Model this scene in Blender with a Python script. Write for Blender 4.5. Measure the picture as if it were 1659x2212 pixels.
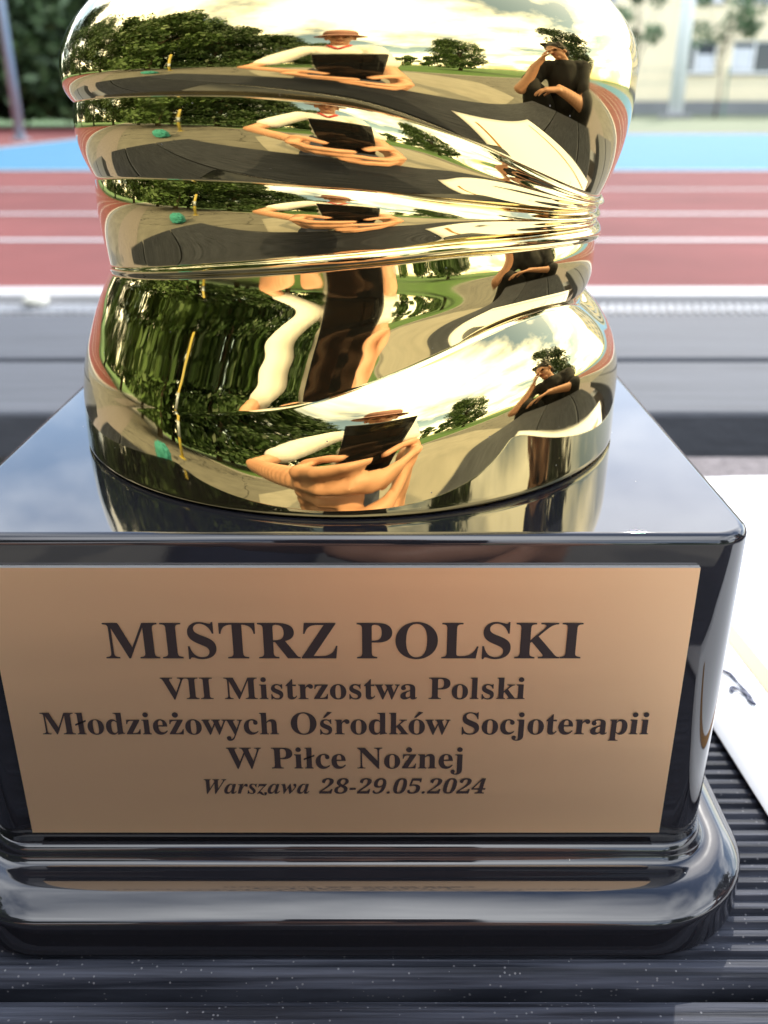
import bpy, bmesh, math, random
import numpy as np
from mathutils import Vector, Matrix
random.seed(7); rng = np.random.default_rng(7)
sc = bpy.context.scene
for o in list(bpy.data.objects): bpy.data.objects.remove(o)
COL = sc.collection

# ------------------------------------------------------------------ camera
D = 0.1327                       # camera to the front face of the trophy block, metres
HC = 0.56                        # camera height
PITCH = math.radians(23.95)
cd = bpy.data.cameras.new('camera'); cam = bpy.data.objects.new('camera', cd); COL.objects.link(cam)
cam.location = (0, 0, HC); cam.rotation_euler = (math.pi / 2 - PITCH, 0, 0)
cd.sensor_fit = 'VERTICAL'; cd.sensor_height = 36.0; cd.lens = 36.0 * 1983 / 2212
cd.clip_start = 0.005; cd.clip_end = 2000
cd.dof.use_dof = True; cd.dof.focus_distance = 0.158
cd.dof.aperture_fstop = cd.lens / 1.5     # aperture about 1.5 mm wide, a phone lens
cd.dof.aperture_blades = 0
sc.camera = cam

# ------------------------------------------------------------------ sky and sun
SUN_EL = math.radians(38); SUN_AZ = math.radians(20)       # azimuth from +Y towards +X
w = bpy.data.worlds.new('World'); sc.world = w; w.use_nodes = True
nt = w.node_tree; N = nt.nodes; L = nt.links; N.clear()
out = N.new('ShaderNodeOutputWorld'); bg = N.new('ShaderNodeBackground'); bg.inputs['Strength'].default_value = 0.15
sky = N.new('ShaderNodeTexSky'); sky.sky_type = 'NISHITA'; sky.sun_disc = False
sky.sun_elevation = SUN_EL; sky.sun_rotation = SUN_AZ; sky.air_density = 1.0; sky.dust_density = 0.6
tc = N.new('ShaderNodeTexCoord'); sep = N.new('ShaderNodeSeparateXYZ'); L.new(tc.outputs['Generated'], sep.inputs[0])
ab = N.new('ShaderNodeMath'); ab.operation = 'ABSOLUTE'; L.new(sep.outputs['Z'], ab.inputs[0])
ad = N.new('ShaderNodeMath'); ad.operation = 'ADD'; ad.inputs[1].default_value = 0.18; L.new(ab.outputs[0], ad.inputs[0])
dvx = N.new('ShaderNodeMath'); dvx.operation = 'DIVIDE'; L.new(sep.outputs['X'], dvx.inputs[0]); L.new(ad.outputs[0], dvx.inputs[1])
dvy = N.new('ShaderNodeMath'); dvy.operation = 'DIVIDE'; L.new(sep.outputs['Y'], dvy.inputs[0]); L.new(ad.outputs[0], dvy.inputs[1])
cmb = N.new('ShaderNodeCombineXYZ'); L.new(dvx.outputs[0], cmb.inputs[0]); L.new(dvy.outputs[0], cmb.inputs[1])
cn = N.new('ShaderNodeTexNoise'); cn.inputs['Scale'].default_value = 0.9; cn.inputs['Detail'].default_value = 7; cn.inputs['Roughness'].default_value = 0.55
L.new(cmb.outputs[0], cn.inputs['Vector'])
cr = N.new('ShaderNodeValToRGB'); cr.color_ramp.elements[0].position = 0.43; cr.color_ramp.elements[1].position = 0.64
L.new(cn.outputs['Fac'], cr.inputs['Fac'])
mx = N.new('ShaderNodeMix'); mx.data_type = 'RGBA'
L.new(cr.outputs['Color'], mx.inputs['Factor']); L.new(sky.outputs['Color'], mx.inputs['A'])
mx.inputs['B'].default_value = (15.0, 15.4, 16.0, 1)       # bright cumulus
L.new(mx.outputs['Result'], bg.inputs['Color']); L.new(bg.outputs[0], out.inputs['Surface'])
sd = bpy.data.lights.new('sun', 'SUN'); sd.energy = 2.0; sd.angle = math.radians(0.6); sd.color = (1, 0.95, 0.87)
sun = bpy.data.objects.new('sun', sd); COL.objects.link(sun)
sdir = Vector((math.sin(SUN_AZ) * math.cos(SUN_EL), math.cos(SUN_AZ) * math.cos(SUN_EL), math.sin(SUN_EL)))
sun.rotation_euler = sdir.to_track_quat('Z', 'Y').to_euler(); sun.location = (20, 20, 30)
vs = sc.view_settings; vs.view_transform = 'Standard'; vs.look = 'None'; vs.exposure = 1.27; vs.gamma = 1.0; vs.use_curve_mapping = False
sc.render.engine = 'CYCLES'
sc.cycles.max_bounces = 10; sc.cycles.glossy_bounces = 8; sc.cycles.diffuse_bounces = 3; sc.cycles.caustics_reflective = False
sc.cycles.use_denoising = True

# ------------------------------------------------------------------ helpers
def srgb(r, g, b):
    return tuple(((c / 255) / 12.92 if c / 255 <= 0.04045 else ((c / 255 + 0.055) / 1.055) ** 2.4) for c in (r, g, b))
def mat(name, col, rough=0.5, metal=0.0, var=0.0, scale=20.0, bump=0.0, bscale=60.0, coat=0.0, stretch=None, col2=None, spec=0.5, detail=4, coords='Object', rvar=0.0):
    m = bpy.data.materials.new(name); m.use_nodes = True
    t = m.node_tree; b = t.nodes['Principled BSDF']
    b.inputs['Base Color'].default_value = (*col, 1); b.inputs['Roughness'].default_value = rough; b.inputs['Metallic'].default_value = metal
    b.inputs['Coat Weight'].default_value = coat; b.inputs['Specular IOR Level'].default_value = spec
    vec = None
    if var or bump or col2 or rvar:
        tcn = t.nodes.new('ShaderNodeTexCoord'); mp = t.nodes.new('ShaderNodeMapping')
        t.links.new(tcn.outputs[coords], mp.inputs[0]); vec = mp.outputs[0]
        if stretch: mp.inputs['Scale'].default_value = stretch
    if var or col2:
        n = t.nodes.new('ShaderNodeTexNoise'); n.inputs['Scale'].default_value = scale; n.inputs['Detail'].default_value = detail; n.inputs['Roughness'].default_value = 0.6
        t.links.new(vec, n.inputs['Vector'])
        r = t.nodes.new('ShaderNodeValToRGB'); r.color_ramp.elements[0].position = 0.3; r.color_ramp.elements[1].position = 0.7
        c2 = col2 if col2 else tuple(min(1, c * (1 + var)) for c in col)
        c1 = col if col2 else tuple(c * (1 - var) for c in col)
        r.color_ramp.elements[0].color = (*c1, 1); r.color_ramp.elements[1].color = (*c2, 1)
        t.links.new(n.outputs['Fac'], r.inputs['Fac']); t.links.new(r.outputs['Color'], b.inputs['Base Color'])
    if rvar:
        n3 = t.nodes.new('ShaderNodeTexNoise'); n3.inputs['Scale'].default_value = scale; n3.inputs['Detail'].default_value = 5
        t.links.new(vec, n3.inputs['Vector']); mr = t.nodes.new('ShaderNodeMapRange')
        mr.inputs['To Min'].default_value = max(0, rough - rvar); mr.inputs['To Max'].default_value = rough + rvar
        t.links.new(n3.outputs['Fac'], mr.inputs['Value']); t.links.new(mr.outputs[0], b.inputs['Roughness'])
    if bump:
        n2 = t.nodes.new('ShaderNodeTexNoise'); n2.inputs['Scale'].default_value = bscale; n2.inputs['Detail'].default_value = 5
        t.links.new(vec, n2.inputs['Vector']); bp = t.nodes.new('ShaderNodeBump'); bp.inputs['Strength'].default_value = bump; bp.inputs['Distance'].default_value = 0.01
        t.links.new(n2.outputs['Fac'], bp.inputs['Height']); t.links.new(bp.outputs[0], b.inputs['Normal'])
    return m
def link(o, parent=None):
    COL.objects.link(o)
    if parent is not None: o.parent = parent
    return o
def tag(o, label=None, cat=None, group=None, kind=None):
    if label: o['label'] = label
    if cat: o['category'] = cat
    if group: o['group'] = group
    if kind: o['kind'] = kind
    return o
def empty(name, loc=(0, 0, 0), rz=0.0):
    o = bpy.data.objects.new(name, None); o.location = loc; o.rotation_euler = (0, 0, rz); o.empty_display_size = 0.05
    return link(o)
def pydata(name, V, F, m, parent=None, smooth=False):
    me = bpy.data.meshes.new(name); me.from_pydata([tuple(v) for v in V], [], [tuple(f) for f in F]); me.validate()
    if m: me.materials.append(m)
    if smooth: me.polygons.foreach_set('use_smooth', [True] * len(me.polygons))
    return link(bpy.data.objects.new(name, me), parent)
def bobj(name, bm, m, parent=None, smooth=False):
    me = bpy.data.meshes.new(name); bm.to_mesh(me); bm.free()
    if m: me.materials.append(m)
    if smooth: me.polygons.foreach_set('use_smooth', [True] * len(me.polygons))
    return link(bpy.data.objects.new(name, me), parent)
def bx(bm, x0, x1, y0, y1, z0, z1, bev=0.0):
    b2 = bmesh.new(); r = bmesh.ops.create_cube(b2, size=1)
    for v in b2.verts: v.co = Vector((x0 + (v.co.x + .5) * (x1 - x0), y0 + (v.co.y + .5) * (y1 - y0), z0 + (v.co.z + .5) * (z1 - z0)))
    if bev: bmesh.ops.bevel(b2, geom=list(b2.edges), offset=bev, segments=2, affect='EDGES', profile=0.6)
    me = bpy.data.meshes.new('tmp'); b2.to_mesh(me); b2.free(); bm.from_mesh(me); bpy.data.meshes.remove(me)
def box(name, x0, x1, y0, y1, z0, z1, m, parent=None, bev=0.0):
    bm = bmesh.new(); bx(bm, x0, x1, y0, y1, z0, z1, bev); return bobj(name, bm, m, parent)
def sheet(name, pts, z, m, parent=None):
    return pydata(name, [(x, y, z) for x, y in pts], [list(range(len(pts)))], m, parent)
def tube(bm, pts, rad, seg=10, caps=True):
    pts = [Vector(p) for p in pts]; rings = []
    for i, p in enumerate(pts):
        d = (pts[min(i + 1, len(pts) - 1)] - pts[max(i - 1, 0)]).normalized()
        a = d.orthogonal().normalized() if i == 0 else (rings_a - d * rings_a.dot(d)).normalized()
        rings_a = a; b = d.cross(a); r = rad[i] if hasattr(rad, '__len__') else rad
        rings.append([bm.verts.new(p + (a * math.cos(2 * math.pi * k / seg) + b * math.sin(2 * math.pi * k / seg)) * r) for k in range(seg)])
    for A, B in zip(rings, rings[1:]):
        for k in range(seg): bm.faces.new((A[k], A[(k + 1) % seg], B[(k + 1) % seg], B[k]))
    if caps: bm.faces.new(rings[0][::-1]); bm.faces.new(rings[-1])

# ------------------------------------------------------------------ materials
M = {}
M['gold'] = None
M['black_plastic'] = None
M['plaque'] = mat('brushed_gold_plate', (0.98, 0.68, 0.41), 0.50, 1.0, bump=0.012, bscale=220, stretch=(1, 12, 12), scale=14, rvar=0.03)
M['plaque_glint'] = mat('plate_top_glint', (0.85, 0.83, 0.80), 0.5, 1.0)  # white highlight along the plate's top, painted as paler metal
M['ink'] = mat('engraved_black', (0.022, 0.014, 0.014), 0.5)
M['paper'] = mat('white_paper', (0.76, 0.77, 0.78), 0.6)
M['paper_gold'] = mat('printed_gold', (0.30, 0.14, 0.015), 0.5)
M['pen'] = mat('blue_black_pen', (0.07, 0.08, 0.13), 0.5)
M['print_grey'] = mat('pale_blue_print', (0.20, 0.25, 0.36), 0.6)
M['track'] = mat('red_running_surface', (0.165, 0.050, 0.046), 0.9, spec=0.2, var=0.22, scale=0.8, bump=0.25, bscale=300)
M['blue'] = mat('blue_running_surface', (0.022, 0.150, 0.262), 0.85, var=0.06, scale=0.8, bump=0.2, bscale=300)
M['white_line'] = mat('white_line_paint', (0.42, 0.41, 0.41), 0.7, var=0.06, scale=8)
M['asphalt'] = mat('grey_asphalt', (0.135, 0.128, 0.115), 0.9, var=0.22, scale=3.0, bump=0.5, bscale=220, detail=8)
def crack(m, scale, width):                             # dark wandering cracks
    t = m.node_tree; b = t.nodes['Principled BSDF']; src = b.inputs['Base Color'].links[0].from_socket
    tcn = t.nodes.new('ShaderNodeTexCoord'); n = t.nodes.new('ShaderNodeTexNoise'); n.inputs['Scale'].default_value = 2.5; t.links.new(tcn.outputs['Object'], n.inputs['Vector'])
    va = t.nodes.new('ShaderNodeVectorMath'); va.operation = 'MULTIPLY_ADD'; va.inputs[1].default_value = (.35, .35, .35); t.links.new(n.outputs['Color'], va.inputs[0]); t.links.new(tcn.outputs['Object'], va.inputs[2])
    v = t.nodes.new('ShaderNodeTexVoronoi'); v.feature = 'DISTANCE_TO_EDGE'; v.inputs['Scale'].default_value = scale; t.links.new(va.outputs[0], v.inputs['Vector'])
    lt = t.nodes.new('ShaderNodeMath'); lt.operation = 'LESS_THAN'; lt.inputs[1].default_value = width; t.links.new(v.outputs['Distance'], lt.inputs[0])
    mi = t.nodes.new('ShaderNodeMix'); mi.data_type = 'RGBA'; t.links.new(lt.outputs[0], mi.inputs['Factor']); t.links.new(src, mi.inputs['A']); mi.inputs['B'].default_value = (.03, .028, .026, 1)
    t.links.new(mi.outputs['Result'], b.inputs['Base Color'])
crack(M['asphalt'], 0.55, 0.006)
M['sunlit_patch'] = mat('pale_sunlit_ground', (0.27, 0.25, 0.215), 0.85, var=0.14, scale=4.0, bump=0.3, bscale=150, detail=8)  # sunlit tone of the ground, painted as a paler base colour
M['kerb'] = mat('kerb_concrete', (0.24, 0.235, 0.23), 0.85, var=0.15, scale=14, bump=0.3, bscale=120)
M['grate'] = mat('galvanised_grate', (0.30, 0.31, 0.33), 0.7, 0.2, var=0.2, scale=20)
M['grass'] = mat('grass_field', (0.055, 0.125, 0.022), 0.95, var=0.35, scale=0.35, bump=0.6, bscale=40, detail=8)
M['lawn'] = mat('dry_lawn', (0.15, 0.17, 0.09), 0.95, var=0.25, scale=0.5, detail=8)
M['bark'] = mat('bark', (0.10, 0.075, 0.05), 0.9, var=0.3, scale=12, bump=0.6, bscale=30)
M['yellow'] = mat('yellow_post_paint', (0.50, 0.38, 0.04), 0.55, scale=3, col2=(0.30, 0.25, 0.10))
M['teal'] = mat('teal_cloth', (0.025, 0.20, 0.19), 0.8, var=0.2, scale=25)
M['facade'] = mat('cream_render', (0.82, 0.71, 0.50), 0.9, var=0.05, scale=0.6)
M['plinth'] = mat('grey_plinth_render', (0.20, 0.20, 0.21), 0.9, var=0.1, scale=1)
M['pvc'] = mat('white_window_frame', (0.78, 0.78, 0.78), 0.4)
M['glass'] = mat('dark_window_glass', (0.06, 0.07, 0.085), 0.05)
M['curtain'] = mat('pale_curtain', (0.62, 0.64, 0.68), 0.8, var=0.1, scale=4)
M['mast_white'] = mat('pale_mast_paint', (0.86, 0.87, 0.88), 0.5)
M['mast_grey'] = mat('galvanised_pole', (0.40, 0.44, 0.50), 0.45, 0.5)
M['fence_green'] = mat('green_fence_coating', (0.12, 0.22, 0.16), 0.5)
M['skin'] = mat('skin', (0.58, 0.30, 0.19), 0.5, var=0.08, scale=14)
M['shirt'] = mat('white_shirt_cotton', (0.72, 0.70, 0.69), 0.9, var=0.05, scale=10)
M['red_trim'] = mat('red_trim', (0.55, 0.05, 0.05), 0.8)
M['hat'] = mat('dusty_pink_hat', (0.40, 0.21, 0.18), 0.9, var=0.1, scale=20)
M['dark_cloth'] = mat('black_cotton', (0.016, 0.016, 0.018), 0.9, var=0.2, scale=15)
M['navy'] = mat('navy_trousers', (0.03, 0.035, 0.06), 0.9, var=0.15, scale=15)
M['hair'] = mat('dark_hair', (0.018, 0.012, 0.009), 0.55, var=0.3, scale=60, bump=0.6, bscale=120)
M['eye'] = mat('eye', (0.02, 0.015, 0.012), 0.1)
M['lip'] = mat('lips', (0.42, 0.16, 0.13), 0.5)
M['phone'] = mat('black_phone_glass', (0.008, 0.008, 0.009), 0.08)
M['shoe'] = mat('grey_shoe', (0.22, 0.22, 0.23), 0.7)
M['steel'] = mat('grey_bench_steel', (0.20, 0.20, 0.21), 0.45, 0.8)

def wood_mat():            # black composite decking: brushed grain along X and pale dust grains
    m = bpy.data.materials.new('black_composite_decking'); m.use_nodes = True; t = m.node_tree; b = t.nodes['Principled BSDF']
    tcn = t.nodes.new('ShaderNodeTexCoord'); mp = t.nodes.new('ShaderNodeMapping'); mp.inputs['Scale'].default_value = (14, 520, 60)
    t.links.new(tcn.outputs['Object'], mp.inputs[0])
    n = t.nodes.new('ShaderNodeTexNoise'); n.inputs['Scale'].default_value = 1.6; n.inputs['Detail'].default_value = 6; t.links.new(mp.outputs[0], n.inputs['Vector'])
    r = t.nodes.new('ShaderNodeValToRGB'); r.color_ramp.elements[0].position = .38; r.color_ramp.elements[1].position = .68
    r.color_ramp.elements[0].color = (0.010, 0.012, 0.018, 1); r.color_ramp.elements[1].color = (0.052, 0.057, 0.076, 1)
    t.links.new(n.outputs['Fac'], r.inputs['Fac'])
    v = t.nodes.new('ShaderNodeTexVoronoi'); v.inputs['Scale'].default_value = 1100; v.inputs['Randomness'].default_value = 1; t.links.new(tcn.outputs['Object'], v.inputs['Vector'])
    lt = t.nodes.new('ShaderNodeMath'); lt.operation = 'LESS_THAN'; lt.inputs[1].default_value = 0.22; t.links.new(v.outputs['Distance'], lt.inputs[0])
    sp = t.nodes.new('ShaderNodeSeparateColor'); t.links.new(v.outputs['Color'], sp.inputs[0])
    gt = t.nodes.new('ShaderNodeMath'); gt.operation = 'GREATER_THAN'; gt.inputs[1].default_value = 0.78; t.links.new(sp.outputs[0], gt.inputs[0])
    mu = t.nodes.new('ShaderNodeMath'); mu.operation = 'MULTIPLY'; t.links.new(lt.outputs[0], mu.inputs[0]); t.links.new(gt.outputs[0], mu.inputs[1])
    mi = t.nodes.new('ShaderNodeMix'); mi.data_type = 'RGBA'; t.links.new(mu.outputs[0], mi.inputs['Factor']); t.links.new(r.outputs['Color'], mi.inputs['A']); mi.inputs['B'].default_value = (0.12, 0.12, 0.13, 1)
    t.links.new(mi.outputs['Result'], b.inputs['Base Color']); b.inputs['Roughness'].default_value = 0.6; b.inputs['Specular IOR Level'].default_value = 0.18
    bp = t.nodes.new('ShaderNodeBump'); bp.inputs['Strength'].default_value = 0.6; bp.inputs['Distance'].default_value = 0.0008
    t.links.new(n.outputs['Fac'], bp.inputs['Height']); t.links.new(bp.outputs[0], b.inputs['Normal'])
    return m
def polished(name, col, metal, rough, spec, dust):       # polished surface with faint handling smears and dust grains
    m = bpy.data.materials.new(name); m.use_nodes = True; t = m.node_tree; b = t.nodes['Principled BSDF']
    b.inputs['Metallic'].default_value = metal; b.inputs['Specular IOR Level'].default_value = spec
    tcn = t.nodes.new('ShaderNodeTexCoord')
    n = t.nodes.new('ShaderNodeTexNoise'); n.inputs['Scale'].default_value = 38; n.inputs['Detail'].default_value = 6; n.inputs['Distortion'].default_value = 1.5
    t.links.new(tcn.outputs['Object'], n.inputs['Vector'])
    mr = t.nodes.new('ShaderNodeMapRange'); mr.inputs['From Min'].default_value = .48; mr.inputs['From Max'].default_value = .8
    mr.inputs['To Min'].default_value = rough; mr.inputs['To Max'].default_value = rough + .085; t.links.new(n.outputs['Fac'], mr.inputs['Value'])
    v = t.nodes.new('ShaderNodeTexVoronoi'); v.inputs['Scale'].default_value = 520; t.links.new(tcn.outputs['Object'], v.inputs['Vector'])
    lt = t.nodes.new('ShaderNodeMath'); lt.operation = 'LESS_THAN'; lt.inputs[1].default_value = 0.065; t.links.new(v.outputs['Distance'], lt.inputs[0])
    sp = t.nodes.new('ShaderNodeSeparateColor'); t.links.new(v.outputs['Color'], sp.inputs[0])
    gt = t.nodes.new('ShaderNodeMath'); gt.operation = 'GREATER_THAN'; gt.inputs[1].default_value = 1 - dust; t.links.new(sp.outputs[0], gt.inputs[0])
    mu = t.nodes.new('ShaderNodeMath'); mu.operation = 'MULTIPLY'; t.links.new(lt.outputs[0], mu.inputs[0]); t.links.new(gt.outputs[0], mu.inputs[1])
    mi = t.nodes.new('ShaderNodeMix'); mi.data_type = 'RGBA'; t.links.new(mu.outputs[0], mi.inputs['Factor']); mi.inputs['A'].default_value = (*col, 1); mi.inputs['B'].default_value = (.42, .40, .36, 1)
    t.links.new(mi.outputs['Result'], b.inputs['Base Color'])
    ad_ = t.nodes.new('ShaderNodeMath'); ad_.operation = 'ADD'; t.links.new(mr.outputs[0], ad_.inputs[0]); t.links.new(mu.outputs[0], ad_.inputs[1]); t.links.new(ad_.outputs[0], b.inputs['Roughness'])
    return m
M['gold'] = polished('gold_chrome', (0.84, 0.65, 0.28), 1.0, 0.02, 0.5, 0.10)
M['black_plastic'] = polished('black_plastic', (0.011, 0.011, 0.014), 0.0, 0.028, 0.78, 0.03)
M['deck'] = wood_mat()
M['deck_grey'] = mat('paler_grey_decking', (0.075, 0.080, 0.092), 0.75, spec=0.25, var=0.18, scale=3, stretch=(4, 60, 10), bump=0.1, bscale=20)  # rear planks: lighter grey than the front decking
def leaf_mat(name, c1, c2):
    m = bpy.data.materials.new(name); m.use_nodes = True; t = m.node_tree; b = t.nodes['Principled BSDF']
    tcn = t.nodes.new('ShaderNodeTexCoord'); n = t.nodes.new('ShaderNodeTexNoise'); n.inputs['Scale'].default_value = 1.3; n.inputs['Detail'].default_value = 6
    t.links.new(tcn.outputs['Object'], n.inputs['Vector'])
    r = t.nodes.new('ShaderNodeValToRGB'); r.color_ramp.elements[0].position = .35; r.color_ramp.elements[1].position = .65
    r.color_ramp.elements[0].color = (*c1, 1); r.color_ramp.elements[1].color = (*c2, 1); t.links.new(n.outputs['Fac'], r.inputs['Fac'])
    t.links.new(r.outputs['Color'], b.inputs['Base Color']); b.inputs['Roughness'].default_value = 0.6
    b.inputs['Transmission Weight'].default_value = 0.0
    return m
M['leaf'] = leaf_mat('green_leaves', (0.035, 0.075, 0.015), (0.085, 0.15, 0.035))
M['leaf_dark'] = leaf_mat('dark_green_leaves', (0.018, 0.042, 0.012), (0.05, 0.095, 0.025))
M['leaf_pale'] = leaf_mat('pale_green_leaves', (0.07, 0.13, 0.06), (0.13, 0.20, 0.09))

# ================================================================== SETTING
def setting(o, kind='structure'): o['kind'] = kind; return o
setting(sheet('ground', [(-500, -500), (500, -500), (500, 500), (-500, 500)], -0.012, M['grass']))
asph = setting(sheet('asphalt_path', [(-30, -3.6), (30, -3.6), (30, 2.62), (-30, 2.62)], 0.0, M['asphalt']))
# pale patch behind the bench, sunlight put into its colour, proud of the asphalt
sun_pt = setting(sheet('sunlit_patch', [(-1.1, -3.3), (0.2, -3.45), (1.7, -3.4), (2.4, -1.9), (1.9, -0.75), (0.7, -0.35), (-0.5, -0.55), (-1.2, -1.5)], 0.004, M['sunlit_patch']))
grv = setting(sheet('gravel_strip', [(-30, 0.75), (30, 0.75), (30, 1.62), (-30, 1.62)], 0.004, mat('light_gravel', (0.10, 0.085, 0.085), 0.95, scale=60, col2=(0.24, 0.21, 0.21), bump=0.8, bscale=120)))
track = setting(sheet('running_track', [(-10.5, 2.87), (60, 2.87), (60, 21.2), (-3.0, 21.2), (-3.4, 25.2), (-10.5, 25.2)], 0.0, M['track']))
for y0, wd in ((4.26, .07), (5.34, .07), (6.95, .06)):
    sheet('lane_line', [(-10.5, y0 - wd / 2), (60, y0 - wd / 2), (60, y0 + wd / 2), (-10.5, y0 + wd / 2)], 0.004, M['white_line'], track)
infield = []
for a in np.linspace(0, 90, 8):
    infield.append((-5.35 + 2.2 - 2.2 * math.cos(math.radians(a)), 18.1 + 2.2 * math.sin(math.radians(a))))
blue_pts = [(-5.35, 8.98)] + infield + [(60, 20.3), (60, 8.98)]
bl = setting(sheet('blue_infield', blue_pts[::-1], 0.004, M['blue']))
sheet('border_line', [(-5.5, 8.9), (60, 8.9), (60, 9.0), (-5.5, 9.0)], 0.008, M['white_line'], bl)
sheet('border_line', [(-3, 20.3), (60, 20.3), (60, 20.48), (-3, 20.48)], 0.008, M['white_line'], bl)
sheet('border_line', [(-5.45, 9.0), (-5.35, 9.0), (-5.35, 18.1), (-5.45, 18.1)], 0.008, M['white_line'], bl)
# kerb and drain between asphalt and track
kerb = setting(box('kerb', -30, 30, 2.80, 2.93, -0.05, 0.035, M['kerb'], bev=0.006))
kerb.data.materials[0] = M['white_line']
drain = setting(box('drain_channel', -30, 30, 2.62, 2.80, -0.05, 0.002, M['kerb']))
V = []; F = []
for i in range(560):
    x = -7 + i * 0.025; b0 = len(V)
    for (dx, y, z) in ((0, 2.66, .003), (.012, 2.66, .003), (.042, 2.775, .003), (.03, 2.775, .003)):
        V += [(x + dx, y, z), (x + dx, y, z + .010)]
    F += [(b0 + 1, b0 + 3, b0 + 5, b0 + 7), (b0, b0 + 2, b0 + 3, b0 + 1), (b0 + 2, b0 + 4, b0 + 5, b0 + 3), (b0 + 4, b0 + 6, b0 + 7, b0 + 5), (b0 + 6, b0, b0 + 1, b0 + 7)]
g = pydata('grate_bars', V, F, M['grate'], drain); g['kind'] = 'stuff'
lawn = setting(sheet('lawn', [(-3.0, 21.2), (60, 21.2), (60, 70), (-3.0, 70)], 0.0, M['lawn']))
ek = setting(box('path_kerb', -30, 30, -3.72, -3.60, -0.05, 0.05, M['kerb'], bev=0.01))
sk = M['kerb']

# ================================================================== TROPHY
X0 = -0.055 * D; YC = 1.49 * D; ZT = HC - 0.48 * D; ZB = HC - 1.072 * D      # axis, block top, bench top
trophy = empty('trophy', (X0, YC, ZB))
tag(trophy, 'shiny gold trophy with draped folds on a glossy black block with gold nameplate', 'trophy')
def rrect(hw, hd, r, z, n=10):
    P = []
    for cx, cy, a0 in ((hw - r, hd - r, 0), (-hw + r, hd - r, 90), (-hw + r, -hd + r, 180), (hw - r, -hd + r, 270)):
        for k in range(n + 1):
            a = math.radians(a0 + 90 * k / n); P.append((cx + r * math.cos(a), cy + r * math.sin(a), z))
    return P
def loft(name, loops, m, parent):
    V = []; F = []; n = len(loops[0])
    for lp in loops: V += lp
    for i in range(len(loops) - 1):
        for k in range(n):
            F.append((i * n + k, i * n + (k + 1) % n, (i + 1) * n + (k + 1) % n, (i + 1) * n + k))
    F.append(list(range(n))[::-1]); F.append([(len(loops) - 1) * n + k for k in range(n)])
    o = pydata(name, V, F, m, parent, True)
    for p in o.data.polygons:
        if len(p.vertices) > 4: p.use_smooth = False
    return o
HB = 0.514 * D; HY = 0.4825 * D                        # half width, half depth of the block
zt = ZT - ZB; zbox = zt - 0.480 * D
# block with rounded upright corners, small top fillet
lp = [rrect(HB, HY, .052 * D, zbox - 0.01 * D), rrect(HB, HY, .052 * D, zbox + .02 * D)]
for k in range(1, 6): lp.append(rrect(HB, HY, .052 * D, zbox + .02 * D + (zt - .02 * D - zbox - .02 * D) * k / 6))
for k in range(0, 9):
    a = math.radians(90 * k / 8); rr = .0135 * D
    lp.append(rrect(HB - rr + rr * math.cos(a), HY - rr + rr * math.cos(a), .052 * D - rr * (1 - math.cos(a)), zt - rr + rr * math.sin(a)))
loft('base_block', lp, M['black_plastic'], trophy)
# flared foot: bead, flat shelf, rounded shoulder, upright skirt
key = [(.088, .0), (.0935, .003), (.095, .010), (.095, .030), (.095, .048), (.0948, .0555), (.0936, .0612), (.0900, .0660), (.0840, .0702), (.0750, .0752), (.0650, .0798), (.0560, .0832), (.0480, .0846), (.0380, .0848), (.0270, .0848), (.0180, .0868), (.0130, .0930), (.0110, .1005), (.0095, .1045), (.0070, .1080), (.0030, .1100), (-.004, .1105), (-.02, .1105)]
prof = []
for i in range(len(key) - 1):                            # Catmull-Rom through the moulding's key points
    p0, p1, p2, p3 = (np.array(key[max(0, min(len(key) - 1, i + d))]) for d in (-1, 0, 1, 2))
    for t in np.linspace(0, 1, 5)[:-1]:
        prof.append(tuple(.5 * (2 * p1 + (p2 - p0) * t + (2 * p0 - 5 * p1 + 4 * p2 - p3) * t * t + (3 * p1 - p0 - 3 * p2 + p3) * t ** 3)))
prof.append(key[-1])
lp = []
for e, z in prof:
    lp.append(rrect(HB + e * .75 * D, HY + e * 1.10 * D, max(.03 * D, (.06 + e * 1.15) * D), z * D, 14))
loft('foot', lp, M['black_plastic'], trophy)

# --- gold figure: wrapped folds gathered into a knot on the right
def smooth_c(a, s):
    n = len(a); k = np.arange(-40, 41); ker = np.exp(-.5 * (k / s) ** 2); ker /= ker.sum()
    return np.convolve(np.concatenate([a[-40:], a, a[:40]]), ker, 'valid')
NC = 480
phi = np.linspace(-180, 180, NC, endpoint=False)
u = np.abs((phi - 76 + 180) % 360 - 180)                # angle from the knot, both ways round
def tab(pairs, s=9):                                     # table in phi (front side), mirrored round the knot
    pr = sorted([(76 - p, v) for p, v in pairs]); xs = [a for a, b in pr]; ys = [b for a, b in pr]
    return smooth_c(np.interp(u, xs, ys), s)
g1 = tab([(-73, .480), (-50, .486), (-29, .488), (-14, .487), (3, .478), (12, .464), (19, .450), (27, .432), (38, .405), (50, .380), (64, .362), (76, .357)], 6)
g2 = tab([(-73, .384), (-45, .395), (-28, .397), (-14, .396), (6, .388), (20, .374), (48, .352), (64, .344), (76, .340)], 6)
g3 = tab([(-73, .262), (-50, .278), (-24, .300), (-2, .315), (22, .327), (50, .326), (64, .322), (76, .318)], 6)
g3b = tab([(-73, .254), (-50, .268), (-24, .286), (-2, .299), (22, .311), (50, .309), (64, .304), (76, .297)], 6)
g4 = tab([(-73, .10), (-30, .115), (-12, .130), (-3, .145), (9, .168), (21, .196), (36, .222), (50, .228), (64, .218), (76, .204)], 6)
r1 = tab([(-73, .384), (0, .386), (76, .375)]); r2 = tab([(-73, .368), (0, .369), (76, .372)])
r3 = tab([(-73, .3615), (0, .366), (76, .373)]); r3b = tab([(-73, .361), (0, .364), (76, .374)])
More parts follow.
